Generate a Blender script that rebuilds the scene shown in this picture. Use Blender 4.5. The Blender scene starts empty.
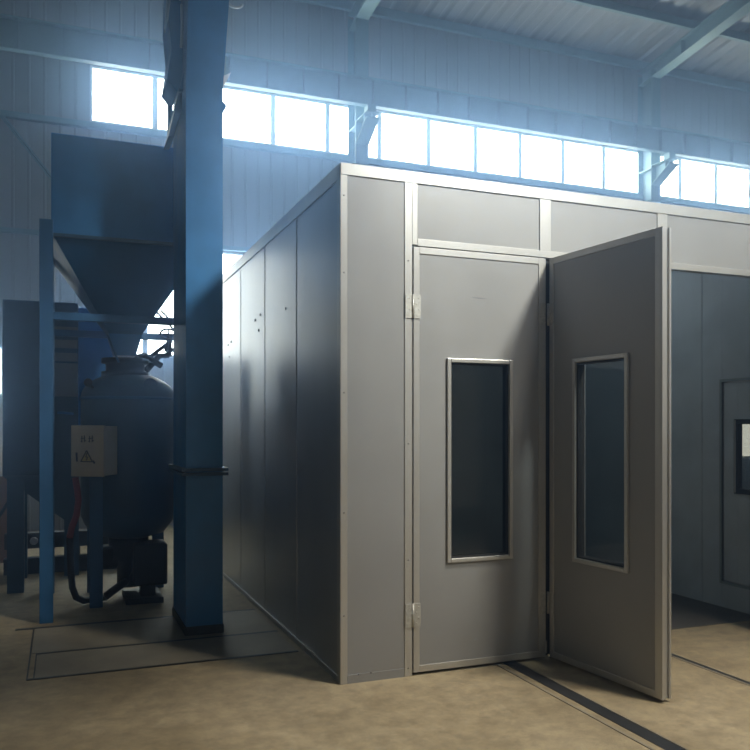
import bpy, bmesh, math, random
from mathutils import Vector, Matrix
random.seed(7)
SC = bpy.context.scene
COL = SC.collection
PI = math.pi

# ------------------------------------------------------------------ materials
def mat(name, col, rough=.5, metal=0., spec=.5, var=0., vscale=3., bump=0., bscale=40., coat=0., stretch=None, rvar=0.):
    m = bpy.data.materials.new(name); m.use_nodes = True
    nt = m.node_tree; b = nt.nodes['Principled BSDF']
    b.inputs['Base Color'].default_value = (*col, 1)
    b.inputs['Roughness'].default_value = rough
    b.inputs['Metallic'].default_value = metal
    b.inputs['Specular IOR Level'].default_value = spec
    b.inputs['Coat Weight'].default_value = coat
    tc = None
    if var or bump or rvar:
        tc = nt.nodes.new('ShaderNodeTexCoord'); mp = nt.nodes.new('ShaderNodeMapping')
        if stretch: mp.inputs['Scale'].default_value = stretch
        nt.links.new(tc.outputs['Object'], mp.inputs['Vector'])
        nz = nt.nodes.new('ShaderNodeTexNoise'); nz.inputs['Scale'].default_value = vscale
        nz.inputs['Detail'].default_value = 6; nz.inputs['Roughness'].default_value = .6
        nt.links.new(mp.outputs['Vector'], nz.inputs['Vector'])
    if var:
        rp = nt.nodes.new('ShaderNodeValToRGB')
        rp.color_ramp.elements[0].position = .3; rp.color_ramp.elements[1].position = .7
        rp.color_ramp.elements[0].color = (*[max(0, c*(1-var)) for c in col], 1)
        rp.color_ramp.elements[1].color = (*[min(1, c*(1+var)) for c in col], 1)
        nt.links.new(nz.outputs['Fac'], rp.inputs['Fac']); nt.links.new(rp.outputs['Color'], b.inputs['Base Color'])
    if rvar:
        mr = nt.nodes.new('ShaderNodeMapRange')
        mr.inputs['To Min'].default_value = max(.02, rough-rvar); mr.inputs['To Max'].default_value = min(1, rough+rvar)
        mr.inputs['From Min'].default_value = .3; mr.inputs['From Max'].default_value = .7
        nt.links.new(nz.outputs['Fac'], mr.inputs['Value']); nt.links.new(mr.outputs['Result'], b.inputs['Roughness'])
    if bump:
        n2 = nt.nodes.new('ShaderNodeTexNoise'); n2.inputs['Scale'].default_value = bscale; n2.inputs['Detail'].default_value = 4
        nt.links.new(mp.outputs['Vector'], n2.inputs['Vector'])
        bp = nt.nodes.new('ShaderNodeBump'); bp.inputs['Strength'].default_value = bump; bp.inputs['Distance'].default_value = .02
        nt.links.new(n2.outputs['Fac'], bp.inputs['Height']); nt.links.new(bp.outputs['Normal'], b.inputs['Normal'])
    return m

def emis(name, col, s):
    m = bpy.data.materials.new(name); m.use_nodes = True
    b = m.node_tree.nodes['Principled BSDF']
    b.inputs['Base Color'].default_value = (.8, .8, .8, 1); b.inputs['Roughness'].default_value = .3
    b.inputs['Emission Color'].default_value = (*col, 1); b.inputs['Emission Strength'].default_value = s
    return m

def glass(name, tint, refl=.9):
    m = bpy.data.materials.new(name); m.use_nodes = True
    nt = m.node_tree; nt.nodes.remove(nt.nodes['Principled BSDF']); out = nt.nodes['Material Output']
    t = nt.nodes.new('ShaderNodeBsdfTransparent'); t.inputs['Color'].default_value = (*tint, 1)
    g = nt.nodes.new('ShaderNodeBsdfGlossy'); g.inputs['Roughness'].default_value = .03
    fr = nt.nodes.new('ShaderNodeFresnel'); fr.inputs['IOR'].default_value = 1.5
    mx = nt.nodes.new('ShaderNodeMixShader')
    ge = nt.nodes.new('ShaderNodeNewGeometry'); mt = nt.nodes.new('ShaderNodeMath'); mt.operation = 'SUBTRACT'; mt.inputs[0].default_value = 1
    ml = nt.nodes.new('ShaderNodeMath'); ml.operation = 'MULTIPLY'
    nt.links.new(ge.outputs['Backfacing'], mt.inputs[1]); nt.links.new(mt.outputs[0], ml.inputs[0]); nt.links.new(fr.outputs['Fac'], ml.inputs[1])
    nt.links.new(ml.outputs[0], mx.inputs['Fac']); nt.links.new(t.outputs['BSDF'], mx.inputs[1]); nt.links.new(g.outputs['BSDF'], mx.inputs[2])
    nt.links.new(mx.outputs['Shader'], out.inputs['Surface'])
    return m

SKY = (.74, .88, 1.0)
M = dict(
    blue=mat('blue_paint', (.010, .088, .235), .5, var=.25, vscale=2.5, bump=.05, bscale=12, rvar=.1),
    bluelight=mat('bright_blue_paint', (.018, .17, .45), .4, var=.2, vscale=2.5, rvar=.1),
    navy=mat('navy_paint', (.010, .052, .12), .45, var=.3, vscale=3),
    black=mat('black_rubber', (.012, .012, .013), .6),
    dark=mat('dark_steel', (.03, .032, .036), .55, metal=.3, var=.3, vscale=8),
    alu=mat('aluminium_trim', (.52, .52, .515), .34, metal=.6, var=.06, vscale=6, stretch=(1, 1, .2)),
    panel=mat('grey_coated_panel', (.29, .295, .305), .40, metal=.2, var=.06, vscale=1.5, rvar=.06),
    side=mat('galvanised_side_panel', (.42, .43, .45), .33, metal=.72, var=.08, vscale=2.2, stretch=(1, 1, .35)),
    inner=mat('inner_lining_panel', (.42, .48, .53), .5, var=.15, vscale=2),
    paleblue=mat('pale_blue_paint_and_gleam', (.30, .45, .62), .35),  # flange paint, also the colour of the painted reflections on the spout
    boothfloor=mat('dark_floor_sheet', (.075, .07, .065), .65, var=.3, vscale=4),
    coverplate=mat('dusty_cover_plate', (.22, .195, .15), .65, var=.22, vscale=2.5, bump=.1, bscale=25),
    rim=mat('dull_rim_paint', (.20, .24, .27), .55),
    hinge=mat('hinge_steel', (.50, .50, .48), .45, metal=.5, var=.2, vscale=60),
    screw=mat('screw_steel', (.2, .2, .2), .4, metal=.8),
    teal=mat('teal_structural_paint', (.17, .27, .31), .5, var=.12, vscale=2),
    tealbeam=mat('teal_beam_paint', (.20, .33, .36), .5, var=.12, vscale=2),
    wall=mat('wall_sheet', (.27, .285, .305), .5, var=.08, vscale=1.2, stretch=(1, 1, .3)),
    roof=mat('roof_sheet', (.27, .29, .32), .5, var=.08, vscale=1.2),
    frame=mat('window_frame', (.72, .73, .75), .4),
    pane=emis('daylit_pane', SKY, 12.5),
    sky=emis('daylit_skylight', (1., .975, .96), 6.),
    glass=glass('door_glass', (.62, .66, .68)),
    cream=mat('cream_box_paint', (.44, .40, .31), .5, var=.08, vscale=8),
    ink=mat('black_ink', (.02, .02, .02), .6), yellow=mat('warning_yellow', (.42, .36, .12), .6),
    red=mat('red_hose_rubber', (.20, .02, .025), .5),
    brown=mat('brown_cardboard', (.25, .12, .06), .8, var=.2, vscale=5),
    galv=mat('galvanised_pipe', (.55, .57, .6), .35, metal=.7),
    slat=mat('grey_louvre_paint', (.16, .18, .21), .5),
    plate=mat('steel_cover_plate', (.165, .15, .125), .6, metal=.15, var=.3, vscale=3, bump=.1, bscale=30),
)

def floor_mat():
    m = bpy.data.materials.new('dusty_concrete'); m.use_nodes = True
    nt = m.node_tree; b = nt.nodes['Principled BSDF']; L = nt.links.new
    tc = nt.nodes.new('ShaderNodeTexCoord')
    def noise(s, d, r=.6):
        n = nt.nodes.new('ShaderNodeTexNoise'); n.inputs['Scale'].default_value = s; n.inputs['Detail'].default_value = d
        n.inputs['Roughness'].default_value = r; L(tc.outputs['Object'], n.inputs['Vector']); return n
    def ramp(src, a, ca, z, cz):
        r = nt.nodes.new('ShaderNodeValToRGB'); e = r.color_ramp.elements
        e[0].position, e[1].position = a, z; e[0].color = (*ca, 1); e[1].color = (*cz, 1); L(src.outputs['Fac'], r.inputs['Fac']); return r
    r1 = ramp(noise(1.1, 7, .62), .32, (.235, .195, .130), .68, (.39, .335, .240))
    r2 = ramp(noise(9, 8, .7), .35, (.72, .70, .66), .65, (1.12, 1.10, 1.06))
    r3 = ramp(noise(.45, 3), .4, (.86, .84, .80), .62, (1.08, 1.07, 1.05))
    def mul(x, y):
        k = nt.nodes.new('ShaderNodeMix'); k.data_type = 'RGBA'; k.blend_type = 'MULTIPLY'; k.inputs['Factor'].default_value = 1
        L(x, k.inputs['A']); L(y, k.inputs['B']); return k.outputs['Result']
    L(mul(mul(r1.outputs['Color'], r2.outputs['Color']), r3.outputs['Color']), b.inputs['Base Color'])
    b.inputs['Roughness'].default_value = .75; b.inputs['Specular IOR Level'].default_value = .3
    bp = nt.nodes.new('ShaderNodeBump'); bp.inputs['Strength'].default_value = .25; bp.inputs['Distance'].default_value = .01
    L(noise(25, 8).outputs['Fac'], bp.inputs['Height']); L(bp.outputs['Normal'], b.inputs['Normal'])
    return m
M['floor'] = floor_mat()

# ------------------------------------------------------------------ geometry helpers
class MB:
    def __init__(s): s.bm = bmesh.new()
    def box(s, x0, x1, y0, y1, z0, z1):
        v = [s.bm.verts.new((x, y, z)) for x in (x0, x1) for y in (y0, y1) for z in (z0, z1)]
        for f in ((0,1,3,2),(4,6,7,5),(0,4,5,1),(2,3,7,6),(0,2,6,4),(1,5,7,3)): s.bm.faces.new([v[i] for i in f])
        return s
    def prism(s, pts, axis, a, b):
        """polygon extruded along axis: 'y' -> pts are (x,z); 'x' -> (y,z); 'z' -> (x,y)"""
        def P(p, t): return {'y': (p[0], t, p[1]), 'x': (t, p[0], p[1]), 'z': (p[0], p[1], t)}[axis]
        A = [s.bm.verts.new(P(p, a)) for p in pts]; B = [s.bm.verts.new(P(p, b)) for p in pts]
        n = len(pts); s.bm.faces.new(A); s.bm.faces.new(B[::-1])
        for i in range(n): s.bm.faces.new((A[i], B[i], B[(i+1) % n], A[(i+1) % n]))
        return s
    def frustum(s, r0, z0, r1, z1, cap=True):
        """rectangles r=(x0,x1,y0,y1) at two heights"""
        def ring(r, z): return [s.bm.verts.new(p) for p in ((r[0],r[2],z),(r[1],r[2],z),(r[1],r[3],z),(r[0],r[3],z))]
        A, B = ring(r0, z0), ring(r1, z1)
        for i in range(4): s.bm.faces.new((A[i], A[(i+1)%4], B[(i+1)%4], B[i]))
        if cap: s.bm.faces.new(A[::-1]); s.bm.faces.new(B)
        return s
    def bar(s, p, q, w, h, up=(0, 0, 1)):
        p, q = Vector(p), Vector(q); d = (q-p).normalized(); u = Vector(up)
        a = d.cross(u).normalized(); c = a.cross(d).normalized()
        v = [s.bm.verts.new(e + a*i*w/2 + c*j*h/2) for e in (p, q) for i in (-1, 1) for j in (-1, 1)]
        for f in ((0,1,3,2),(4,6,7,5),(0,4,5,1),(2,3,7,6),(0,2,6,4),(1,5,7,3)): s.bm.faces.new([v[i] for i in f])
        return s
    def tube(s, pts, r, n=10, closed=False):
        pts = [Vector(p) for p in pts]; rings = []; m = len(pts); prev = None
        for i, p in enumerate(pts):
            if closed: d = pts[(i+1) % m]-pts[i-1]
            else: d = pts[min(i+1, m-1)]-pts[max(i-1, 0)]
            d.normalize()
            if prev is None:
                a = d.orthogonal().normalized()
            else:
                a = (prev - d*prev.dot(d)).normalized()
            prev = a; c = d.cross(a)
            rings.append([s.bm.verts.new(p + r*(a*math.cos(2*PI*k/n)+c*math.sin(2*PI*k/n))) for k in range(n)])
        for i in range(m if closed else m-1):
            A, B = rings[i], rings[(i+1) % m]
            for k in range(n):
                f = s.bm.faces.new((A[k], A[(k+1)%n], B[(k+1)%n], B[k])); f.smooth = True
        if not closed: s.bm.faces.new(rings[0][::-1]); s.bm.faces.new(rings[-1])
        return s
    def lathe(s, prof, c=(0, 0, 0), n=40, axis='z', smooth=True):
        rings = []
        for r, t in prof:
            R = []
            for k in range(n):
                a = 2*PI*k/n; x, y = r*math.cos(a), r*math.sin(a)
                p = {'z': (x, y, t), 'y': (x, t, y), 'x': (t, x, y)}[axis]
                R.append(s.bm.verts.new((p[0]+c[0], p[1]+c[1], p[2]+c[2])))
            rings.append(R)
        for A, B in zip(rings, rings[1:]):
            for k in range(n):
                f = s.bm.faces.new((A[k], A[(k+1)%n], B[(k+1)%n], B[k])); f.smooth = smooth
        s.bm.faces.new(rings[0][::-1]); s.bm.faces.new(rings[-1])
        return s
    def ring(s, x0, x1, z0, z1, w, y0, y1):
        """rectangular frame in the x-z plane"""
        s.box(x0, x0+w, y0, y1, z0, z1); s.box(x1-w, x1, y0, y1, z0, z1)
        s.box(x0+w, x1-w, y0, y1, z0, z0+w); s.box(x0+w, x1-w, y0, y1, z1-w, z1); return s
    def xf(s, mtx): bmesh.ops.transform(s.bm, matrix=mtx, verts=s.bm.verts); return s
    def build(s, name, m, parent=None, bevel=0., local=False):
        bmesh.ops.recalc_face_normals(s.bm, faces=s.bm.faces)
        off = Vector((0, 0, 0))
        if parent is not None and not local:
            q = parent
            while q is not None: off += q.location; q = q.parent
        if parent is None:
            xs = [v.co for v in s.bm.verts]
            off = Vector(((min(v.x for v in xs)+max(v.x for v in xs))/2, (min(v.y for v in xs)+max(v.y for v in xs))/2, min(v.z for v in xs)))
        bmesh.ops.translate(s.bm, vec=-off, verts=s.bm.verts)
        me = bpy.data.meshes.new(name); s.bm.to_mesh(me); s.bm.free()
        me.materials.append(m if not isinstance(m, str) else M[m])
        o = bpy.data.objects.new(name, me); COL.objects.link(o)
        if parent is None: o.location = off
        else: o.parent = parent
        if bevel:
            b = o.modifiers.new('bevel', 'BEVEL'); b.width = bevel; b.segments = 2; b.limit_method = 'ANGLE'; b.angle_limit = .6
        return o

def tag(o, label, cat, group=None, kind=None):
    if label: o['label'] = label
    if cat: o['category'] = cat
    if group: o['group'] = group
    if kind: o['kind'] = kind
    return o
def empty(name, loc, label, cat, group=None, kind=None):
    e = bpy.data.objects.new(name, None); COL.objects.link(e); e.location = loc; e.empty_display_size = .2
    return tag(e, label, cat, group, kind)
def dup(o, parent=None, loc=None):
    c = o.copy(); COL.objects.link(c)
    if parent is not None: c.parent = parent
    if loc is not None: c.location = loc
    for ch in [k for k in bpy.data.objects if k.parent == o]:
        dup(ch, c)
    return c

# ------------------------------------------------------------------ room shell
XL, XR, YF, YB = -5.0, 20.0, -4.5, 12.5
RIDGE = 4.6; SL = .13
def roof_z(y): return 8.50 + SL*(YB - y) if y >= RIDGE else 8.50 + SL*(YB-RIDGE) - SL*(RIDGE-y)
P_ = .21
def sheet(mb, rects, plane, at, sgn, pitch=P_, dep=.014):
    """ribbed sheet pieces; plane 'y': rect=(x0,x1,z0,z1); 'x': rect=(y0,y1,z0,z1). sgn: room side direction"""
    prof = ((0, 0), (pitch-.040, 0), (pitch-.030, dep), (pitch-.012, dep))
    for a0, a1, z0, z1 in rects:
        pts = [(a0, 0)]
        k = math.floor(a0/pitch)
        while k*pitch < a1:
            for u, d in prof:
                x = k*pitch+u
                if a0 < x < a1: pts.append((x, d))
            k += 1
        pts.append((a1, 0))
        A, B = [], []
        for x, d in pts:
            off = at + sgn*d
            for Z, R in ((z0, A), (z1, B)):
                zz = Z(x) if callable(Z) else Z
                R.append(mb.bm.verts.new((x, off, zz) if plane == 'y' else (off, x, zz)))
        # back face for thickness
        A2, B2 = [], []
        for x in (a0, a1):
            off = at - sgn*.05
            for Z, R in ((z0, A2), (z1, B2)):
                zz = Z(x) if callable(Z) else Z
                R.append(mb.bm.verts.new((x, off, zz) if plane == 'y' else (off, x, zz)))
        for i in range(len(pts)-1): mb.bm.faces.new((A[i], A[i+1], B[i+1], B[i]))
        mb.bm.faces.new((A2[0], A2[1], B2[1], B2[0]))
        mb.bm.faces.new((A[0], B[0], B2[0], A2[0])); mb.bm.faces.new((A[-1], B[-1], B2[1], A2[1]))
    return mb

def struct(o, label, cat): return tag(o, label, cat, kind='structure')

HS0, HS1 = 6.0, 6.84          # high window strip
LW = (.45, 3.92, 2.56, 4.25)
DW = (12.6, 14.4, .85, 2.45)  # glowing pane standing in for a lit wall
SW = (-2.2, -.775, 1.95, 2.64)
wb = sheet(MB(), [(XL, DW[0], 0, 1.95), (DW[1], XR, 0, 1.95), (DW[0], DW[1], 0, DW[2]), (XL, SW[0], 1.95, 2.56), (SW[1], DW[0], 1.95, 2.56), (DW[1], XR, 1.95, 2.56), (DW[0], DW[1], DW[3], 2.56), (XL, SW[0], 2.56, 2.64), (SW[1], LW[0], 2.56, 2.64), (LW[1], XR, 2.56, 2.64),
     (XL, LW[0], 2.64, 4.25), (LW[1], XR, 2.64, 4.25), (XL, XR, 4.25, HS0), (XL, .40, HS0, HS1), (15.07, XR, HS0, HS1), (XL, XR, HS1, 8.47)], 'y', YB, -1)
struct(wb.build('wall_back', 'wall'), 'pale grey ribbed sheet metal wall behind the booth and the blue machines', 'wall')
struct(sheet(MB(), [(YF, YB, 0, lambda y: roof_z(y)-.03)] if False else [(YF, RIDGE, 0, roof_z), (RIDGE, YB, 0, roof_z)], 'x', XL, 1).build('wall_left', 'wall'), 'grey ribbed sheet metal wall at the left end of the hall', 'wall')
RWIN = (-2., 9., 1.0, 2.6)
struct(sheet(MB(), [(YF, RIDGE, 2.6, roof_z), (RIDGE, YB, 2.6, roof_z), (YF, RWIN[0], 0, 2.6), (RWIN[1], YB, 0, 2.6), (RWIN[0], RWIN[1], 0, 1.0)], 'x', XR, -1).build('wall_right', 'wall'), 'grey ribbed sheet metal wall at the right end of the hall', 'wall')
zf = roof_z(YF)
struct(sheet(MB(), [(XL, XR, 4.4, HS0), (XL, 2., 0, 4.4), (7.4, XR, 0, 4.4), (XL, -4., HS0, HS1), (2., 6., HS0, HS1), (14., XR, HS0, HS1), (XL, XR, HS1, zf)], 'y', YF, 1).build('wall_front', 'wall'), 'grey ribbed sheet metal wall behind the viewer', 'wall')
f = MB(); f.box(XL, XR, YF, YB, -.2, 0)
struct(f.build('floor', 'floor'), 'dusty tan concrete floor of the hall', 'floor')

# windows --------------------------------------------------------------
def window(n, x0, x1, z0, z1, y, muls, label, sgn=-1, fw=.035, pm='pane'):
    """frame and mullions; each pane its own part"""
    e = empty('window_%d' % n, ((x0+x1)/2, y, z0), label, 'window', kind='structure')
    ya, yb = sorted((y+sgn*.03, y-sgn*.04))
    MB().ring(x0, x1, z0, z1, fw, ya, yb).build('frame', 'frame', e)
    ed = [x0+fw] + list(muls) + [x1-fw]
    for m_ in muls: MB().box(m_-.038, m_+.038, ya, yb, z0+fw, z1-fw).build('mullion', 'frame', e)
    for i in range(len(ed)-1):
        a = ed[i] + (.038 if i else 0); b = ed[i+1] - (.038 if i < len(ed)-2 else 0)
        MB().box(a, b, y-.004, y+.004, z0+fw, z1-fw).build('pane', pm, e)
    return e
PIT = .917
M['pane4'] = emis('left_fill_pane', (.66, .84, 1.), 1.2)  # added fill from unseen panes at front left, lights the machines
M['pane2'] = emis('front_fill_pane', (.72, .87, 1.), 2.2)  # added glow of unseen panes, kept to the right to light the booth front
mu = [.40 + PIT*k for k in range(0, 17)]
window(1, .385, 4.50, HS0, HS1, YB, [m_ for m_ in mu if .5 < m_ < 4.3], 'high strip window left of the first steel column')
window(2, 4.50, 10.5, HS0, HS1, YB, [m_ for m_ in mu if 4.6 < m_ < 10.3], 'high strip window between the two steel columns above the booth')
window(3, 10.5, 15.07, HS0, HS1, YB, [m_ for m_ in mu if 10.6 < m_ < 15], 'high strip window right of the second steel column')
window(4, *LW, YB, [1.17, 2.05, 2.92], 'low daylit window behind the blue column and the booth', fw=.04)
M['wall_glow'] = emis('lit_wall_glow', (.95, .98, 1.), 1.3)  # added glow in place of a lit wall behind the door glass
window(9, *DW, YB, [13.5], 'added glowing pane standing in for the lit wall seen through the personnel door', fw=.05, pm='wall_glow')
window(5, *SW, YB, [], 'small low window at the left edge of the view', fw=.03)
window(6, 6., 14., HS0, HS1, YF, [6+1.0*k for k in range(1, 8)], 'added unseen strip of glowing panes at right in the wall behind the viewer', sgn=1, pm='pane2')
window(10, -4., 2., HS0, HS1, YF, [-4+1.0*k for k in range(1, 6)], 'added unseen strip of glowing fill panes at left in the wall behind the viewer', sgn=1, pm='pane4')
def door_open():
    e = empty('door_1', (4.7, YF, 0), 'added unseen gate with a weak glowing screen behind the viewer', 'door', kind='structure')
    MB().ring(2., 7.4, -.1, 4.4, .1, YF-.05, YF+.05).build('frame', 'frame', e)
    MB().box(2.1, 7.3, YF-.02, YF, .0, 4.3).build('glow_screen', 'doorlight', e)
M['doorlight'] = emis('gate_glow', (1., .98, .94), .12)  # added weak glow behind the viewer, gives the trims something bright to reflect
door_open()
e = empty('window_7', (XR, 3.5, 1.0), 'long low window in the right end wall', 'window', kind='structure')
MB().ring(RWIN[0], RWIN[1], RWIN[2], RWIN[3], .05, -.03, .03).xf(Matrix.Translation((XR, 0, 0)) @ Matrix.Rotation(PI/2, 4, 'Z')).build('frame', 'frame', e)
M['sidepane'] = emis('daylit_side_pane', (.9, .95, 1.), 1.0)
MB().box(XR, XR+.01, RWIN[0]+.05, RWIN[1]-.05, RWIN[2]+.05, RWIN[3]-.05).build('pane', 'sidepane', e)

# roof -----------------------------------------------------------------
SKYL = [(4.9, 6.0, .6, 5.2)]   # skylight (x0,x1,y0,y1) on the back slope
def roof_slope(name, y_hi, y_lo, label, holes):
    mb = MB(); pitch = .30
    def strip(x0, x1, ya, yb):
        pts = [(x0, 0)]; k = math.floor(x0/pitch)
        while k*pitch < x1:
            for u, d in ((0, 0), (.05, .035), (.09, .035), (.14, 0)):
                x = k*pitch+u
                if x0 < x < x1: pts.append((x, d))
            k += 1
        pts.append((x1, 0))
        A = [mb.bm.verts.new((x, ya, roof_z(ya)+d)) for x, d in pts]; B = [mb.bm.verts.new((x, yb, roof_z(yb)+d)) for x, d in pts]
        C = [mb.bm.verts.new((x, yy, roof_z(yy)+.09)) for yy in (ya, yb) for x in (x0, x1)]
        for i in range(len(pts)-1): mb.bm.faces.new((A[i], A[i+1], B[i+1], B[i]))
        mb.bm.faces.new((C[0], C[1], C[3], C[2]))
    ya, yb = y_lo, y_hi
    xs = XL
    for (x0, x1, h0, h1) in holes:
        strip(xs, x0, ya, yb)
        if ya > h1 or yb < h0: pass
        strip(x0, x1, h1, ya) if ya > h1 else None
        if h0 > min(ya, yb): strip(x0, x1, min(ya, yb), h0)
        if h1 < max(ya, yb) and ya <= h1: strip(x0, x1, h1, max(ya, yb))
        xs = x1
    strip(xs, XR, ya, yb)
    return struct(mb.build(name, 'roof'), label, 'ceiling')
BACKHOLE = []
roof_slope('ceiling', YB+.1, RIDGE, 'pale ribbed metal roof sheeting sloping down to the back wall', BACKHOLE)
FRONTHOLE = [(4.2, 5.8, -.2, 3.0)]
roof_slope('ceiling', RIDGE, YF-.1, 'ribbed metal roof sheeting behind the viewer', FRONTHOLE)
def skylight(n, x0, x1, y0, y1, label, m):
    e = MB(); z0, z1 = roof_z(y0), roof_z(y1)
    e.prism([(y0, z0+.03), (y1, z1+.03), (y1, z1+.05), (y0, z0+.05)], 'x', x0, x1)
    struct(e.build('window_%d' % n, m), label, 'skylight')
skylight(8, 4.2, 5.8, -.2, 3.0, 'translucent skylight sheet in the roof in front of the booth doors', 'sky')

# roof purlins, rafters, columns, crane beam ------------------------------
y = 12.33; i = 0
while y > YF+.3:
    if abs(y-RIDGE) > .15:
        zt = roof_z(y)
        mb = MB(); mb.box(XL, XR, y-.004, y+.004, zt-.19, zt-.01); mb.box(XL, XR, y-.07, y, zt-.194, zt-.186); mb.box(XL, XR, y, y+.07, zt-.018, zt-.010)
        mb.box(XL, XR, y-.07, y-.064, zt-.19, zt-.165)
        struct(mb.build('roof_purlin', 'teal'), 'thin steel roof purlin running along the hall under the roof sheeting' if i else 'steel eave purlin along the top of the back wall', 'purlin')['group'] = 'roof purlins'
    y -= 1.30; i += 1

def column(x, label):
    e = empty('steel_column', (x, 12.25, 0), label, 'column', kind='structure')
    mb = MB(); mb.box(x-.11, x+.11, 12.06, 12.075, 0, 8.25); mb.box(x-.11, x+.11, 12.425, 12.44, 0, 8.25); mb.box(x-.006, x+.006, 12.075, 12.425, 0, 8.25)
    mb.box(x-.10, x+.10, 12.075, 12.425, 6.38, 6.40); mb.box(x-.10, x+.10, 12.075, 12.425, 5.80, 5.82)
    mb.build('shaft', 'teal', e)
    mb = MB(); mb.prism([(12.06, 6.09), (12.06, 6.42), (11.60, 6.42), (11.60, 6.33)], 'x', x-.006, x+.006)
    mb.box(x-.11, x+.11, 11.58, 12.06, 6.42, 6.434)
    mb.prism([(12.06, 6.065), (12.06, 6.080), (11.58, 6.345), (11.58, 6.330)], 'x', x-.11, x+.11)
    mb.box(x-.10, x+.10, 11.695, 11.705, 6.27, 6.42)
    mb.box(x-.07, x+.07, 11.62, 11.78, 6.434, 6.55)
    mb.build('corbel_bracket', 'tealbeam', e)
    mb = MB(); mb.box(x-.16, x+.16, 11.95, 12.5, 0, .025); mb.build('base_plate', 'teal', e)
    return e
column(-1.42, 'teal steel column on the back wall beyond the left edge of view')
column(4.52, 'teal steel column with a sloping bracket above the booth corner')
column(10.45, 'teal steel column with a sloping bracket above the open door leaf')
column(16.4, 'teal steel column on the back wall beyond the right edge of view')

def rafter(x, label):
    e = empty('roof_rafter', (x, 12.06, 8.1), label, 'rafter', kind='structure')
    y0, y1 = 12.44, RIDGE
    zb = lambda yy: 8.10 + SL*(12.25-yy) - .0
    zt = lambda yy: roof_z(yy) - .20
    mb = MB(); mb.prism([(y0, zb(y0)), (y0, zt(y0)), (y1, zt(y1)), (y1, zb(y1)-.1)], 'x', x-.006, x+.006)
    for yy in (11.3, 9.5, 7.5, 5.5): mb.box(x-.10, x+.10, yy-.006, yy+.006, zb(yy), zt(yy))
    mb.prism([(y0, zt(y0)), (y0, zt(y0)+.014), (y1, zt(y1)+.014), (y1, zt(y1))], 'x', x-.11, x+.11)
    mb.build('web', 'teal', e)
    mb = MB(); mb.prism([(y0, zb(y0)-.016), (y0, zb(y0)), (y1, zb(y1)-.1), (y1, zb(y1)-.116)], 'x', x-.11, x+.11)
    mb.build('bottom_flange', 'tealbeam', e)
    # mirrored half beyond the ridge
    mb = MB(); y2 = YF+.1; zm = zb(y1)-.1
    mb.prism([(y1, zm-.016), (y1, zt(y1)), (y2, roof_z(y2)-.20), (y2, roof_z(y2)-.62)], 'x', x-.08, x+.08)
    mb.build('far_half', 'teal', e)
for x, l in ((-1.42, 'teal roof rafter beyond the left edge of view'), (4.52, 'teal roof rafter rising from the column above the booth corner'),
             (10.45, 'teal roof rafter rising from the column at upper right'), (16.4, 'teal roof rafter beyond the right edge of view')): rafter(x, l)

e = empty('crane_runway_beam', (7.5, 11.7, 6.55), 'teal crane runway beam running along the wall above the strip windows', 'beam', kind='structure')
mb = MB(); mb.box(XL+.1, XR-.1, 11.695, 11.705, 6.566, 6.95); mb.box(XL+.1, XR-.1, 11.60, 11.80, 6.95, 6.965)
mb.build('web', 'tealbeam', e)
mb = MB(); mb.box(XL+.1, XR-.1, 11.645, 11.755, 6.55, 6.566); mb.build('bottom_flange', 'tealbeam', e)
mb = MB(); mb.box(XL+.1, XR-.1, 11.67, 11.73, 6.965, 7.0); mb.build('crane_rail', 'dark', e)
st = MB().box(-.545, -.537, 11.62, 11.695, 6.566, 6.948).build('stiffener', 'teal', e)  # darker than the beam so the stiffeners' shade lines sit in the colour
for k in range(1, 27): dup(st, e, (.566*k, 0, 0))

def girt(z0, z1, label, x0=XL, x1=XR):
    mb = MB(); mb.box(x0, x1, 12.40, 12.49, z0, z0+.008); mb.box(x0, x1, 12.40, 12.408, z0, z1); mb.box(x0, x1, 12.40, 12.49, z1-.008, z1)
    struct(mb.build('trim_%d' % (1 if z0 > 5 else 2), 'teal'), label, 'wall girt')
girt(5.90, 5.985, 'horizontal steel girt under the high strip windows')
girt(4.265, 4.33, 'horizontal steel girt at mid height of the back wall')
mb = MB(); mb.bar((-1.3, 12.33, 6.52), (.25, 12.33, 4.60), .012, .085, up=(0, 1, 0)); 
mb.bar((-1.3, 12.36, 6.52), (.25, 12.36, 4.60), .06, .012, up=(0, 1, 0))
tag(mb.build('diagonal_brace', 'teal'), 'slanting steel angle brace on the wall left of the blue hopper', 'brace', kind='structure')
# daylight leaking between the wall top and the ribbed roof: one slit in every rib
mb = MB()
for k in range(int(3.2/.3), int(9./.3)):
    x = k*.3+.07
    if 4.3 < x < 4.75: continue
    mb.box(x-.02, x+.02, 12.47, 12.475, 8.475, 8.487)
tag(mb.build('eave_gap', 'pane'), 'row of tiny daylight gaps under the roof ribs along the eave', 'light gap', kind='structure')

# floor tracks ------------------------------------------------------------
def track(x, y0, y1, w, edge, label):
    e = empty('floor_track', (x, y1, 0), label, 'track')
    MB().box(x-w/2, x+w/2, y0, y1, 0, .003).build('groove', 'dark', e)
    MB().box(x-w/2-edge-.016, x-w/2-edge, y0, y1, 0, .004).build('edge_strip', 'coverplate', e)
    MB().box(x+w/2+.004, x+w/2+.016, y0, y1, 0, .004).build('edge_strip', 'coverplate', e)
track(2.650, -2., 8.0, .085, .045, 'dark steel floor track running out under the closed door leaf')
track(3.735, -2., 8.0, .022, .004, 'thin steel floor track beside the open door leaf at right')

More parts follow.
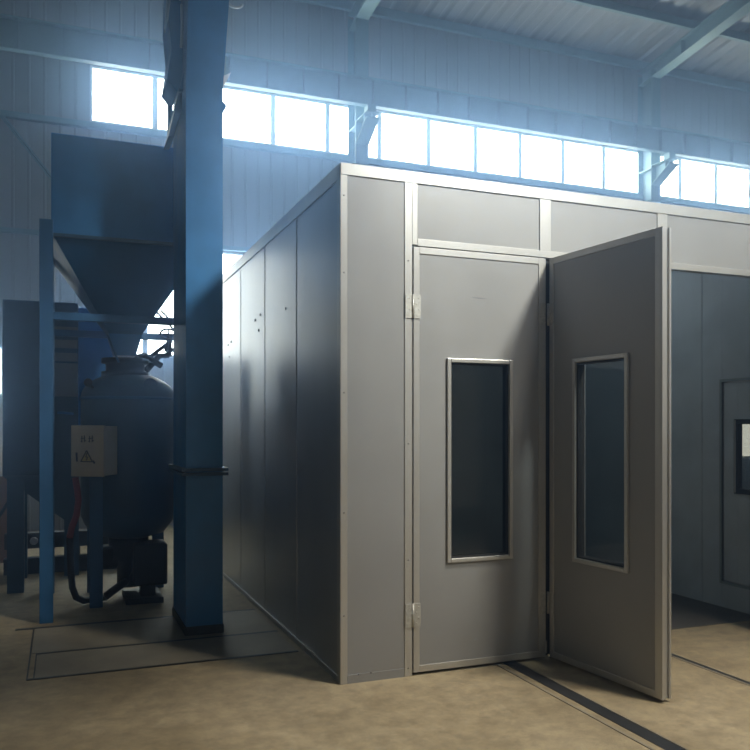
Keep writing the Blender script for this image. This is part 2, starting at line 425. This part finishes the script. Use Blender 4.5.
# pit cover plates ----------------------------------------------------------
def cover(x0, x1, y0, y1, label):
    e = empty('pit_cover', ((x0+x1)/2, (y0+y1)/2, 0), label, 'floor plate', 'pit cover plates')
    MB().box(x0, x1, y0, y1, 0, .003).build('plate', 'coverplate', e)
    return e
mb = MB()
mb.box(-.19, 1.47, 5.130, 5.155, 0, .0045); mb.box(-.155, 1.47, 5.69, 5.718, 0, .0045); mb.box(-.32, 1.47, 6.425, 6.462, 0, .0045)
mb.box(-.198, -.189, 5.135, 6.44, 0, .0045); mb.box(-.160, -.152, 5.135, 5.72, 0, .0045)
tag(mb.build('trim_3', 'black'), 'dark seams around the pit covers in the floor', 'floor seam', kind='structure')
cover(-.150, 1.465, 5.158, 5.688, 'front concrete-coloured pit cover nearest the viewer beside the booth')
cover(-.185, 1.465, 5.721, 6.422, 'rear concrete-coloured pit cover under the tall blue column')

# ------------------------------------------------------------------ spray booth
BX0, BX1, BY0, BH = 1.507, 5.19, 4.38, 3.04
booth = empty('spray_booth', (3.35, 6.2, 0), 'large grey metal panel spray booth with bright aluminium trim and folding doors', 'spray booth')
PL = .924; BY1 = BY0+.034+4*PL
# left side panels
s0 = None
for k in range(4):
    y0 = BY0+.034+PL*k
    MB().box(1.514, 1.575, y0+.006, y0+PL-.006, .03, 2.97).build('side_panel', 'side', booth, bevel=.008)
MB().box(1.53, 1.56, BY0+.04, BY1, .03, 2.96).build('side_core', 'black', booth)
mb = MB(); mb.box(1.507, 1.513, BY0+.062, BY1+.075, 2.95, BH); mb.box(1.507, 1.60, BY0+.062, BY1+.075, BH-.004, BH); mb.build('side_top_trim', 'alu', booth)
MB().box(1.507, 1.59, BY0+.062, BY1+.07, 0, .035).build('side_base_channel', 'side', booth)
# corner trim
mb = MB(); mb.box(1.507, 1.550, BY0, BY0+.006, .0, 2.97); mb.box(1.507, 1.513, BY0+.006, BY0+.062, 0, BH); mb.box(1.513, 1.55, BY0+.006, BY0+.05, 0, 2.96)
mb.build('corner_trim', 'alu', booth, bevel=.0015)
# front
MB().box(1.550, 1.914, BY0+.006, BY0+.06, .008, 2.972).build('front_panel', 'panel', booth)
mb = MB(); mb.box(1.914, 1.964, BY0, BY0+.06, 0, 2.972); mb.box(1.964, 1.999, BY0, BY0+.06, 2.60, 2.972); mb.build('door_post', 'alu', booth, bevel=.002)
mb = MB(); mb.box(BX0, BX1, BY0-.002, BY0+.06, 2.970, BH); mb.build('top_trim', 'alu', booth, bevel=.003)
mb = MB(); mb.box(1.999, 4.735, BY0-.001, BY0+.06, 2.594, 2.638); mb.build('header_trim', 'alu', booth, bevel=.002)
for a, b in ((1.999, 2.864), (2.947, 3.809), (3.895, 4.735)): MB().box(a, b, BY0+.007, BY0+.06, 2.638, 2.970).build('transom_panel', 'panel', booth)
for a, b in ((2.864, 2.947), (3.809, 3.895)): MB().box(a, b, BY0, BY0+.06, 2.638, 2.970).build('transom_post', 'alu', booth, bevel=.002)
MB().box(4.735, 4.785, BY0, BY0+.06, 0, 2.972).build('door_post', 'alu', booth, bevel=.002)
MB().box(4.785, 5.147, BY0+.006, BY0+.06, .008, 2.972).build('front_panel', 'panel', booth)
MB().box(5.147, 5.19, BY0, BY0+.06, 0, 2.972).build('corner_trim', 'alu', booth)
# screws on the front trim
mb = MB()
for x, z in ((1.528, 2.4), (1.528, 1.7), (1.528, 1.0), (1.528, .4), (1.528, 2.85), (1.938, 2.5), (1.938, .7), (1.938, 1.4), (1.938, .05), (1.7, .05), (1.62, .05)):
    mb.lathe([(.001, BY0-.003), (.005, BY0-.002), (.006, BY0+.004)], (x, 0, z), 10, 'y')
mb.build('trim_screws', 'screw', booth)['kind'] = 'stuff'
MB().box(1.552, 1.912, BY0+.001, BY0+.008, 0, .05).build('base_strip', 'panel', booth)
# marks (dents) on the side: small fixing brackets
mb = MB()
for y, z in ((6.42, 2.42), (6.60, 2.40), (6.48, 2.30), (7.78, 2.30), (7.62, 2.32), (7.72, 2.18), (5.62, 2.36)):
    mb.lathe([(.004, 1.508), (.011, 1.510), (.013, 1.516)], (0, y, z), 10, 'x')
mb.build('side_fixings', 'screw', booth)['kind'] = 'stuff'
# back, roof
MB().box(1.51, BX1, BY1, BY1+.07, 0, 2.97).build('back_panel', 'inner', booth)
MB().box(1.60, BX1-.01, BY0+.06, BY1, 2.965, 3.03).build('roof_panel', 'inner', booth)
MB().box(1.576, 1.582, BY0+.06, BY1, .0, 2.96).build('inner_lining', 'inner', booth)
M['tube'] = emis('fill_tube', (.72, .86, 1.), 14.)  # added glowing tubes to brighten the booth interior, no lamps known there
for x in (2.6, 4.3):
    lf = MB().box(x-.09, x+.09, 5.4, 6.7, 2.925, 2.965).build('fill_fixture', 'inner', booth)
    MB().tube([(x, 5.45, 2.90), (x, 6.65, 2.90)], .018, 10).build('fill_tube', 'tube', lf)
# right side with the personnel door
WIN = (4.52, 4.957, .985, 1.535); DR = (4.47, 5.114, .22, 1.875)
a0, a1 = BY0+.062, BY0+.034+PL
mb = MB(); X0, X1 = 5.118, 5.185
mb.box(X0, X1, a0, DR[0], 0, 2.965); mb.box(X0, X1, DR[1], a1-.004, 0, 2.965); mb.box(X0, X1, DR[0], DR[1], 0, DR[2]); mb.box(X0, X1, DR[0], DR[1], DR[3], 2.965)
mb.build('side_panel', 'inner', booth, bevel=.003)
for k in range(1, 4): MB().box(X0, X1, BY0+.034+PL*k+.002, BY0+.034+PL*(k+1)-.002, 0, 2.965).build('side_panel', 'inner', booth, bevel=.003)
pd = MB(); g = .006
pd.box(X0+.012, X1-.01, DR[0]+g, WIN[0], DR[2]+g, DR[3]-g); pd.box(X0+.012, X1-.01, WIN[1], DR[1]-g, DR[2]+g, DR[3]-g)
pd.box(X0+.012, X1-.01, WIN[0], WIN[1], DR[2]+g, WIN[2]); pd.box(X0+.012, X1-.01, WIN[0], WIN[1], WIN[3], DR[3]-g)
pd = pd.build('personnel_door', 'inner', booth, bevel=.003)
mb = MB()
for (b0, b1, z0, z1, w, xx, m_) in ((DR[0], DR[1], DR[2], DR[3], .022, X0-.006, 0),):
    mb.box(xx, xx+.02, b0-w, b0, z0-w, z1+w); mb.box(xx, xx+.02, b1, b1+w, z0-w, z1+w); mb.box(xx, xx+.02, b0, b1, z0-w, z0); mb.box(xx, xx+.02, b0, b1, z1, z1+w)
mb.build('door_rim', 'rim', pd)
mb = MB(); w = .028; b0, b1, z0, z1 = WIN; xx = X0-.004
mb.box(xx, xx+.05, b0-w, b0+.012, z0-w, z1+w); mb.box(xx, xx+.05, b1-.012, b1+w, z0-w, z1+w); mb.box(xx, xx+.05, b0, b1, z0-w, z0+.012); mb.box(xx, xx+.05, b0, b1, z1-.012, z1+w)
mb.build('window_gasket', 'black', pd)
MB().box(xx-.004, xx+.002, b1+.006, b1+.02, z0-.02, z1+.02).build('window_bead', 'alu', pd)
MB().box(X0+.03, X0+.036, b0, b1, z0, z1).build('window_glass', 'glass', pd)
MB().box(1.585, 5.115, BY0+.3, BY1-.01, 0, .003).build('floor_sheet', 'boothfloor', booth)

# door leaves (local frame: x along width, y thickness, z up)
LWD, LTH, LH0, LH1 = .938, .068, .018, 2.588
W0, W1, WZ0, WZ1 = .228, .691, .666, 1.923
def leaf(x0):
    mb = MB(); fr = .04
    a, b = .004, LWD
    mb.box(fr, W0+.01, .006, LTH-.006, LH0+fr, LH1-fr); mb.box(W1-.01, b-fr, .006, LTH-.006, LH0+fr, LH1-fr)
    mb.box(W0+.01, W1-.01, .006, LTH-.006, LH0+fr, WZ0+.01); mb.box(W0+.01, W1-.01, .006, LTH-.006, WZ1-.01, LH1-fr)
    d = mb.build('door_leaf', 'panel', booth, local=True)
    MB().ring(a, b-.012, LH0, LH1, fr, 0, LTH).build('leaf_frame', 'alu', d, bevel=.002, local=True)
    # channelled closing edge: two lips around a recess
    mb = MB(); mb.box(b-.012, b, 0, .014, LH0, LH1); mb.box(b-.012, b, LTH-.014, LTH, LH0, LH1); mb.build('edge_channel', 'alu', d, bevel=.001, local=True)
    for y0, y1 in ((-.010, .012), (LTH-.012, LTH+.010)):
        mb = MB()
        mb.ring(W0, W1, WZ0, WZ1, .026, y0, y1)
        mb.build('window_frame', 'alu', d, bevel=.004, local=True)
    mb = MB().ring(W0+.024, W1-.024, WZ0+.024, WZ1-.024, .012, .006, LTH-.006); mb.build('window_gasket', 'black', d, local=True)
    MB().box(W0+.03, W1-.03, .022, .028, WZ0+.03, WZ1-.03).build('glass', 'glass', d, local=True)
    for z0, z1 in ((2.155, 2.298), (.295, .435)):
        h = MB(); h.box(.006, .048, -.006, 0, z0, z1); h.box(-.052, -.012, -.006, 0, z0, z1)
        h.lathe([(.0075, z0), (.0075, z1)], (-.003, -.006, 0), 14)
        for k in range(4):
            for sx in (.027, -.033): h.lathe([(.0045, -.009), (.0055, -.005)], (sx + (.008 if k % 2 else -.006), 0, z0+.022+k*(z1-z0-.044)/3), 8, 'y')
        h.build('hinge', 'hinge', d, local=True)
    return d
l1 = leaf(0); l1.location = Vector((1.969, BY0, 0)) - booth.location
l2 = dup(l1, booth); l2.location = Vector((2.929, BY0-.004, 0)) - booth.location
l2.rotation_euler = (0, 0, -math.atan2(.9945, .1045))
bpy.context.view_layer.update()
for ch in [k for k in bpy.data.objects if k.parent == l2 and k.name.startswith('hinge')]: bpy.data.objects.remove(ch)
for z0, z1 in ((2.155, 2.298), (.295, .435)):   # hinges joining the two leaves in their fold
    h = MB(); h.box(2.862, 2.902, BY0-.006, BY0, z0, z1); h.xf((Matrix.Translation(l2.location+booth.location) @ l2.rotation_euler.to_matrix().to_4x4()).inverted())
    h.box(.010, .048, -.006, 0, z0, z1); h.lathe([(.008, z0), (.008, z1)], (-.004, -.004, 0), 14)
    h.build('hinge', 'hinge', l2, local=True)
sc_ = MB(); sc_.prism([(.40, 2.305), (.45, 2.308), (.52, 2.302), (.46, 2.3005)], 'y', .0052, .0062); sc_.build('scratch', 'screw', l1, local=True)
for d, lab in ((l1, 'closed door leaf'), (l2, 'door leaf swung open towards the viewer')): d['label'] = lab
MB().box(2.909, 2.99, BY0+.022, BY0+.04, .02, 2.588).build('fold_light_block', 'black', booth)  # added black strip that stops tube light showing through the fold gap
# second set of hinges between the leaves is carried by the open leaf; bottom bolt
MB().box(2.899, 2.911, BY0-.006, BY0+.012, .04, .12).build('drop_bolt', 'hinge', booth)

# ------------------------------------------------------------------ bucket elevator
EX0, EX1, EY0, EY1 = .825, 1.088, 5.79, 6.48
el = empty('bucket_elevator', (.95, 6.1, 0), 'tall square blue sheet metal column of the shot elevator standing before the hopper', 'elevator')
mb = MB(); rings = []
for (a0_, a1_, b0_, z_) in ((EX0, EX1, EY0, .07), (EX0, EX1, EY0, 3.95), (EX0+.02, EX1+.055, EY0-.01, 4.75), (EX0+.02, EX1+.055, EY0-.01, 5.4)):
    rings.append([mb.bm.verts.new(p) for p in ((a0_, b0_, z_), (a1_, b0_, z_), (a1_, EY1, z_), (a0_, EY1, z_))])
for A_, B_ in zip(rings, rings[1:]):
    for k in range(4): mb.bm.faces.new((A_[k], A_[(k+1) % 4], B_[(k+1) % 4], B_[k]))
mb.bm.faces.new(rings[0][::-1]); mb.bm.faces.new(rings[-1])
mb.build('casing', 'bluelight', el)
mb = MB(); mb.box(EX0-.035, EX1+.035, EY0-.035, EY1+.03, 1.150, 1.172); mb.box(EX0-.035, EX1+.035, EY0-.035, EY1+.03, 1.182, 1.204)
mb.build('joint_flange', 'navy', el)
mb = MB(); mb.box(EX0-.008, EX1+.008, EY0-.008, EY1+.01, .006, .07); mb.build('boot', 'dark', el, bevel=.005)
# discharge spout and chute on the left face
mb = MB(); mb.prism([(.83, 4.40), (.752, 4.30), (.716, 4.052), (.789, 3.966), (.83, 4.06)], 'y', 5.98, 6.34); mb.build('spout_hood', 'bluelight', el, bevel=.004)
mb = MB(); mb.prism([(.803, 3.965), (.84, 3.985), (.84, 3.90), (.770, 3.64), (.728, 3.636)], 'y', 6.00, 6.30); mb.build('chute', 'navy', el, bevel=.003)
mb = MB(); mb.box(.769, .799, 6.31, 6.42, 3.70, 4.12); mb.build('chute_side', 'bluelight', el)
mb = MB(); mb.prism([(.83, 4.10), (.795, 3.97), (.83, 3.97)], 'y', 5.93, 5.98); mb.build('gusset', 'bluelight', el)
mb = MB(); mb.prism([(.82, 4.80), (.735, 4.80), (.727, 4.55), (.737, 4.44), (.755, 4.25), (.82, 4.25)], 'y', 6.0, 6.36); mb.build('spout_box', 'bluelight', el, bevel=.004)
mb = MB(); mb.bar((.737, 6.0, 4.80), (.700, 5.97, 4.39), .012, .05, up=(0, 1, 0)); mb.bar((.752, 5.96, 4.80), (.716, 5.95, 4.45), .008, .03, up=(0, 1, 0)); mb.build('spout_flange', 'paleblue', el)
mb = MB(); mb.tube([(.800, 5.90, 4.80), (.806, 5.90, 4.70), (.800, 5.90, 4.60)], .010); mb.tube([(.806, 5.88, 4.56), (.810, 5.88, 4.40), (.803, 5.88, 4.25)], .010); mb.build('spout_gleam', 'paleblue', el)  # pale tubes drawn in place of two light reflections on the spout
mb = MB(); mb.prism([(EX1-.005, 4.06), (1.157, 4.105), (EX1-.005, 3.96)], 'y', 5.83, 5.85); mb.build('lug', 'frame', el)  # near-white colour makes this fin look lit
mb = MB(); mb.prism([(EX1-.005, 3.90), (1.126, 3.855), (EX1-.005, 3.77)], 'y', 5.83, 5.85); mb.build('lug', 'bluelight', el)
mb = MB(); mb.tube([(1.12, 5.85, 4.75), (1.14, 5.85, 4.65)] + [(1.19+.055*math.sin(t), 5.85, 4.635-.035*math.cos(t)) for t in [(-1.2+.3*k) for k in range(10)]], .010); mb.build('lifting_handle', 'galv', el)

# ------------------------------------------------------------------ storage hopper on its frame
HX0, HX1, HY0, HY1 = -.077, 1.10, 6.60, 7.83
ho = empty('storage_hopper', (.51, 7.3, 0), 'blue square media hopper with a tapered bottom raised on a steel leg frame', 'hopper')
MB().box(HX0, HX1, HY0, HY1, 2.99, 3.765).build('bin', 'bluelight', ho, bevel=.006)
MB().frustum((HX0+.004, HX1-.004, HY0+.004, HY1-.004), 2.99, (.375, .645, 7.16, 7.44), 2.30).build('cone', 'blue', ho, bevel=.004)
for a_, b_ in ((HY0-.012, HY0), (HY1, HY1+.012)): MB().box(HX0-.006, HX1+.006, a_, b_, 2.965, 2.992).build('rim_strip', 'navy', ho)
mb = MB(); mb.frustum((.37, .65, 7.155, 7.445), 2.30, (.42, .60, 7.21, 7.39), 2.12); mb.build('outlet', 'bluelight', ho)
for x0, y0 in ((-.160, 6.575), (1.095, 6.60), (-.160, 7.73), (1.095, 7.73)):
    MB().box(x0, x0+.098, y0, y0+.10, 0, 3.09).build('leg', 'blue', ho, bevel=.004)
for (x0, x1, y0, y1) in ((-.062, 1.095, 6.59, 6.64), (-.062, 1.095, 7.77, 7.81), (-.14, -.09, 6.675, 7.73), (1.12, 1.17, 6.70, 7.73)):
    MB().box(x0, x1, y0, y1, 2.325, 2.385).build('cross_beam', 'blue', ho, bevel=.003)
mb = MB(); mb.tube([(.36, 7.12, 2.28), (.45, 7.10, 2.05)], .009); mb.build('slide_gate_rod', 'blue', ho)

# ------------------------------------------------------------------ blast tank
TX, TY = .55, 7.35
tk = empty('blast_tank', (TX, TY, 0), 'dark blue domed pressure tank standing under the hopper', 'tank')
R = .40
prof = [(R*math.sin(t), 1.76+.22*math.cos(t)) for t in [PI/2*k/10 for k in range(10, 0, -1)]]
prof = [(.12, .52), (.30, .57), (R-.03, .66), (R, .74)] + prof + [(.05, 1.985)]
MB().lathe(prof, (TX, TY, 0), 48).build('vessel', 'navy', tk)
MB().lathe([(R+.010, 1.735), (R+.010, 1.76)], (TX, TY, 0), 48).build('seam_band', 'blue', tk)
MB().lathe([(.20, 1.94), (.20, 1.985), (.165, 1.985), (.165, 2.06), (.20, 2.06), (.20, 2.10)], (TX-.03, TY, 0), 28).build('inlet_neck', 'dark', tk)
MB().lathe([(.10, .10), (.10, .34), (.17, .34), (.17, .53)], (TX, TY, 0), 24).build('bottom_valve', 'dark', tk)
mb = MB(); mb.box(TX+.02, TX+.30, TY-.30, TY-.02, .14, .50); mb.box(TX-.24, TX-.09, TY-.10, TY+.1, .28, .46); mb.build('valve_body', 'black', tk, bevel=.02)
mb = MB(); mb.box(TX-.05, TX+.26, TY-.36, TY+.1, 0, .05); mb.box(TX+.08, TX+.2, TY-.28, TY-.1, .05, .15); mb.build('valve_foot', 'dark', tk, bevel=.006)
mb = MB(); mb.tube([(TX, TY-.05, .16), (TX-.10, TY-.15, .12), (TX-.20, TY-.20, .06)], .035); mb.lathe([(.05, -.03), (.05, .03)], (TX+.05, TY-.14, .2), 16, 'y'); mb.build('outlet_elbow', 'dark', tk)
for sx, sy in ((-.285, -.335), (-.285, .335), (.285, .335)):
    x, y_ = TX+sx, TY+sy
    MB().box(x-.052, x+.052, y_-.03, y_+.03, 0, 1.40).build('leg', 'blue', tk, bevel=.003)
# pipes and hand wheel at the right shoulder, seen against the low window
px, py = .92, 7.62
mb = MB()
mb.tube([(.86, 7.62, 2.07), (.80, 7.6, 2.10), (.70, 7.5, 2.15), (.62, 7.4, 2.12)], .03)
mb.tube([(.93, py, 2.16), (.93, py, 2.32)], .028); mb.tube([(.72, 7.55, 2.02), (.84, py, 2.16), (.93, py, 2.17)], .028)
mb.build('air_pipe', 'dark', tk)
wheel = [(.92+.075*math.cos(t), py-.06+.03*math.sin(t), 2.36+.05*math.sin(t)) for t in [2*PI*k/20 for k in range(20)]]
mb = MB(); mb.tube(wheel, .010, 8, closed=True)
for k in (0, 5, 10, 15): mb.tube([wheel[k], (.92, py-.06, 2.36)], .007, 6)
mb.tube([(.92, py-.06, 2.36), (.92, py-.02, 2.22)], .012, 8); mb.build('hand_wheel', 'dark', tk)
mb = MB(); mb.bar((.72, 7.7, 2.12), (.97, 7.75, 2.32), .03, .035); mb.bar((.90, 7.7, 2.23), (1.0, 7.72, 2.23), .03, .04); mb.build('lever', 'dark', tk)
mb = MB(); mb.tube([(.88, 7.85, 2.62), (1.06, 7.85, 2.44)], .010, 8); mb.tube([(.85, 7.88, 2.60), (1.03, 7.88, 2.42)], .010, 8); mb.build('stay_rods', 'dark', tk)
mb = MB(); mb.lathe([(.055, -.02), (.055, .02)], (.70, 7.02, 1.86), 20, 'y'); mb.build('inspection_cap', 'navy', tk)
mb = MB(); mb.lathe([(.030, 6.90), (.034, 6.93), (.034, 6.95)], (.20, 0, 1.865), 16, 'y'); mb.tube([(.20, 6.95, 1.865), (.23, 7.1, 1.84), (.30, 7.25, 1.80)], .012); mb.build('pressure_gauge', 'dark', tk)

# ------------------------------------------------------------------ control box on the tank leg
cb = empty('control_box', (.190, 6.69, 1.108), 'cream electrical control box with a warning triangle on the blue tank leg', 'control box')
cb.rotation_euler = (0, 0, -math.radians(32))
MB().box(-.125, .125, .012, .24, .005, .40).build('body', 'cream', cb, bevel=.005, local=True)
MB().box(-.02, .06, .24, .258, .06, .34).build('mounting_plate', 'dark', cb, local=True)
dd = MB().box(-.14, .14, -.008, .012, 0, .405).build('door', 'cream', cb, bevel=.003, local=True)
yk = -.0095
def stroke(mb, a, b, w): mb.bar((a[0], yk, a[1]), (b[0], yk, b[1]), w, .003, up=(0, 1, 0))
for ox in (-.055, .012):   # two small written characters above the triangle
    mk = MB()
    for a, b in (((0, .300), (.040, .306)), ((.010, .322), (.010, .270)), ((.032, .326), (.030, .272)), ((.012, .288), (.000, .276)), ((.030, .290), (.046, .280))):
        stroke(mk, (ox+a[0], a[1]), (ox+b[0], b[1]), .006)
    mk.build('written_character', 'ink', dd, local=True)
for a, b in (((-.092, .19), (-.088, .118)), ((.048, .125), (.066, .106))):
    mk = MB(); stroke(mk, a, b, .016); mk.build('ink_mark', 'ink', dd, local=True)
mb = MB(); mb.prism([(-.055, .118), (.045, .118), (-.005, .205)], 'y', -.0095, -.007); tri = mb.build('warning_triangle', 'yellow', dd, local=True)
mb = MB()
for a, b in (((-.055, .118), (.045, .118)), ((.045, .118), (-.005, .205)), ((-.005, .205), (-.055, .118)), ((-.002, .185), (-.012, .155)), ((-.012, .155), (.004, .155)), ((.004, .155), (-.006, .128))): stroke(mb, a, b, .008)
mb.build('warning_outline', 'ink', tri, local=True)

# ------------------------------------------------------------------ hoses
mb = MB(); mb.tube([(.10, 6.9, 1.09), (.115, 6.9, 1.0), (.125, 6.9, .90), (.11, 6.92, .78), (.075, 6.95, .68), (.06, 6.98, .60)], .026, 12)
tag(mb.build('red_hose', 'red'), 'short red hose hanging below the cream control box', 'hose')
pts = [(.06, 7.0, .60), (.065, 7.0, .45), (.07, 7.0, .30), (.08, 7.0, .18), (.11, 7.03, .09), (.17, 7.10, .045), (.27, 7.20, .035), (.36, 7.22, .035)]
mb = MB(); mb.tube(pts, .028, 12)
tag(mb.build('air_hose', 'black'), 'black hose curving down to the floor between the blue legs', 'hose')
mb = MB(); mb.tube([(-.42, 9.2, 1.0), (-.50, 9.2, .75), (-.62, 9.2, .55), (-.75, 9.2, .48)], .018, 8)
mb.tube([(-.75, 9.2, .48), (-.95, 9.25, .40), (-1.3, 9.3, .2), (-1.5, 9.3, .018)], .018, 8)
tag(mb.build('power_cable', 'black'), 'thin black cable sagging at the left edge beside the dust collector', 'cable')

# ------------------------------------------------------------------ dust collector behind
dc = empty('dust_collector', (-.05, 8.3, 0), 'dark blue dust collector cabinet on legs at the far left behind the hopper', 'dust collector')
CX0, CX1, CY0, CY1, CZ0, CZ1 = -.495, .14, 7.85, 8.75, 1.06, 2.645
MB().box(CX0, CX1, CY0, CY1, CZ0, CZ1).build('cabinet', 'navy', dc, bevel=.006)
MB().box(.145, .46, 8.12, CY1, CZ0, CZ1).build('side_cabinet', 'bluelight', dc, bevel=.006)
MB().frustum((CX0, CX1, CY0, CY1), CZ0, (.02, .14, 8.1, 8.5), .62).build('ash_cone', 'navy', dc)
for x, y_ in ((-.46, 7.87), (.02, 8.6), (-.46, 8.6)): MB().box(x, x+.14, y_-.0, y_+.12, 0, CZ0+.02).build('leg', 'navy', dc, bevel=.003)
for z in (2.42, 2.30, 2.18):
    MB().box(-.07, .135, 7.835, 7.852, z-.075, z).build('louvre', 'slat', dc, bevel=.003)
MB().box(-.07, .135, 7.838, 7.852, 1.78, 2.085).build('inspection_panel', 'slat', dc, bevel=.003)
mb = MB(); mb.tube([(.10, 7.80, 1.62), (.02, 7.80, 1.63), (-.04, 7.80, 1.63)], .012, 8); mb.build('panel_handle', 'bluelight', dc)
sk = empty('steel_skid', (0, 8.9, 0), 'low dark steel skid frame on the floor behind the blue legs', 'skid')
MB().box(-.55, .75, 8.85, 8.97, 0, .16).build('rail', 'dark', sk, bevel=.004)
MB().box(-.55, .75, 8.98, 9.10, .24, .40).build('rail', 'dark', sk, bevel=.004)
for x in (-.5, .1, .65): MB().box(x, x+.08, 8.97, 9.06, .0, .25).build('spacer', 'dark', sk)
MB().lathe([(.03, 8.93), (.04, 8.95), (.04, 8.98)], (-.27, 0, .32), 14, 'y').build('fitting', 'galv', sk)
# leaning board at far left
bd = empty('plywood_board', (-.95, 9.7, 0), 'reddish brown board leaning at the far left edge behind the dust collector', 'board')
mb = MB(); mb.box(-1.5, -.55, -.01, .01, 0, .95); mb.xf(Matrix.Translation((0, 9.6, .01)) @ Matrix.Rotation(-.15, 4, 'X')); mb.build('sheet', 'brown', bd)

# ------------------------------------------------------------------ world, camera
w = bpy.data.worlds.new('World'); SC.world = w; w.use_nodes = True
bg = w.node_tree.nodes['Background']; bg.inputs['Color'].default_value = (.7, .85, 1, 1); bg.inputs['Strength'].default_value = .6
GLARE_HAZE = 0.040  # added haze stands in for lens glare around the windows
if GLARE_HAZE:
    vs = w.node_tree.nodes.new('ShaderNodeVolumeScatter'); vs.inputs['Density'].default_value = GLARE_HAZE; vs.inputs['Anisotropy'].default_value = .85
    vs.inputs['Color'].default_value = (.35, .57, 1, 1)
    w.node_tree.links.new(vs.outputs['Volume'], w.node_tree.nodes['World Output'].inputs['Volume'])

def spot(name, loc, aim, power, cone, blend, rad, col):
    l = bpy.data.lights.new(name, 'SPOT'); l.energy = power; l.spot_size = math.radians(cone); l.spot_blend = blend; l.shadow_soft_size = rad; l.color = col
    o = bpy.data.objects.new(name, l); COL.objects.link(o); o.location = loc
    o.rotation_euler = (Vector(aim)-Vector(loc)).to_track_quat('-Z', 'Y').to_euler()
    return o
spot('front_fill_spot', (6.0, -1.5, 7.4), (3.45, 4.38, 3.3), 5500, 30, .5, .6, (.85, .925, 1.))  # added unseen spot, cone shaped to light the booth front only
spot('floor_fill_spot', (4.5, 1.2, 8.4), (2.6, 1.6, 0), 3300, 54, .7, .5, (.96, .98, 1.))  # added unseen spot for the pool of light on the floor

cam = bpy.data.cameras.new('camera'); co = bpy.data.objects.new('camera', cam); COL.objects.link(co)
co.location = (0, 0, 1.5); co.rotation_euler = (PI/2, 0, -math.radians(21.47))
cam.sensor_width = 36; cam.sensor_fit = 'HORIZONTAL'; cam.lens = 796/750*36; cam.shift_y = 52/750; cam.clip_start = .05
SC.camera = co
SC.view_settings.view_transform = 'Standard'; SC.view_settings.look = 'None'; SC.view_settings.gamma = 1; SC.view_settings.use_curve_mapping = False
SC.view_settings.exposure = 0.0
cy = SC.cycles
cy.use_denoising = True; cy.max_bounces = 8; cy.diffuse_bounces = 4; cy.glossy_bounces = 4; cy.sample_clamp_indirect = 6; cy.volume_bounces = 0
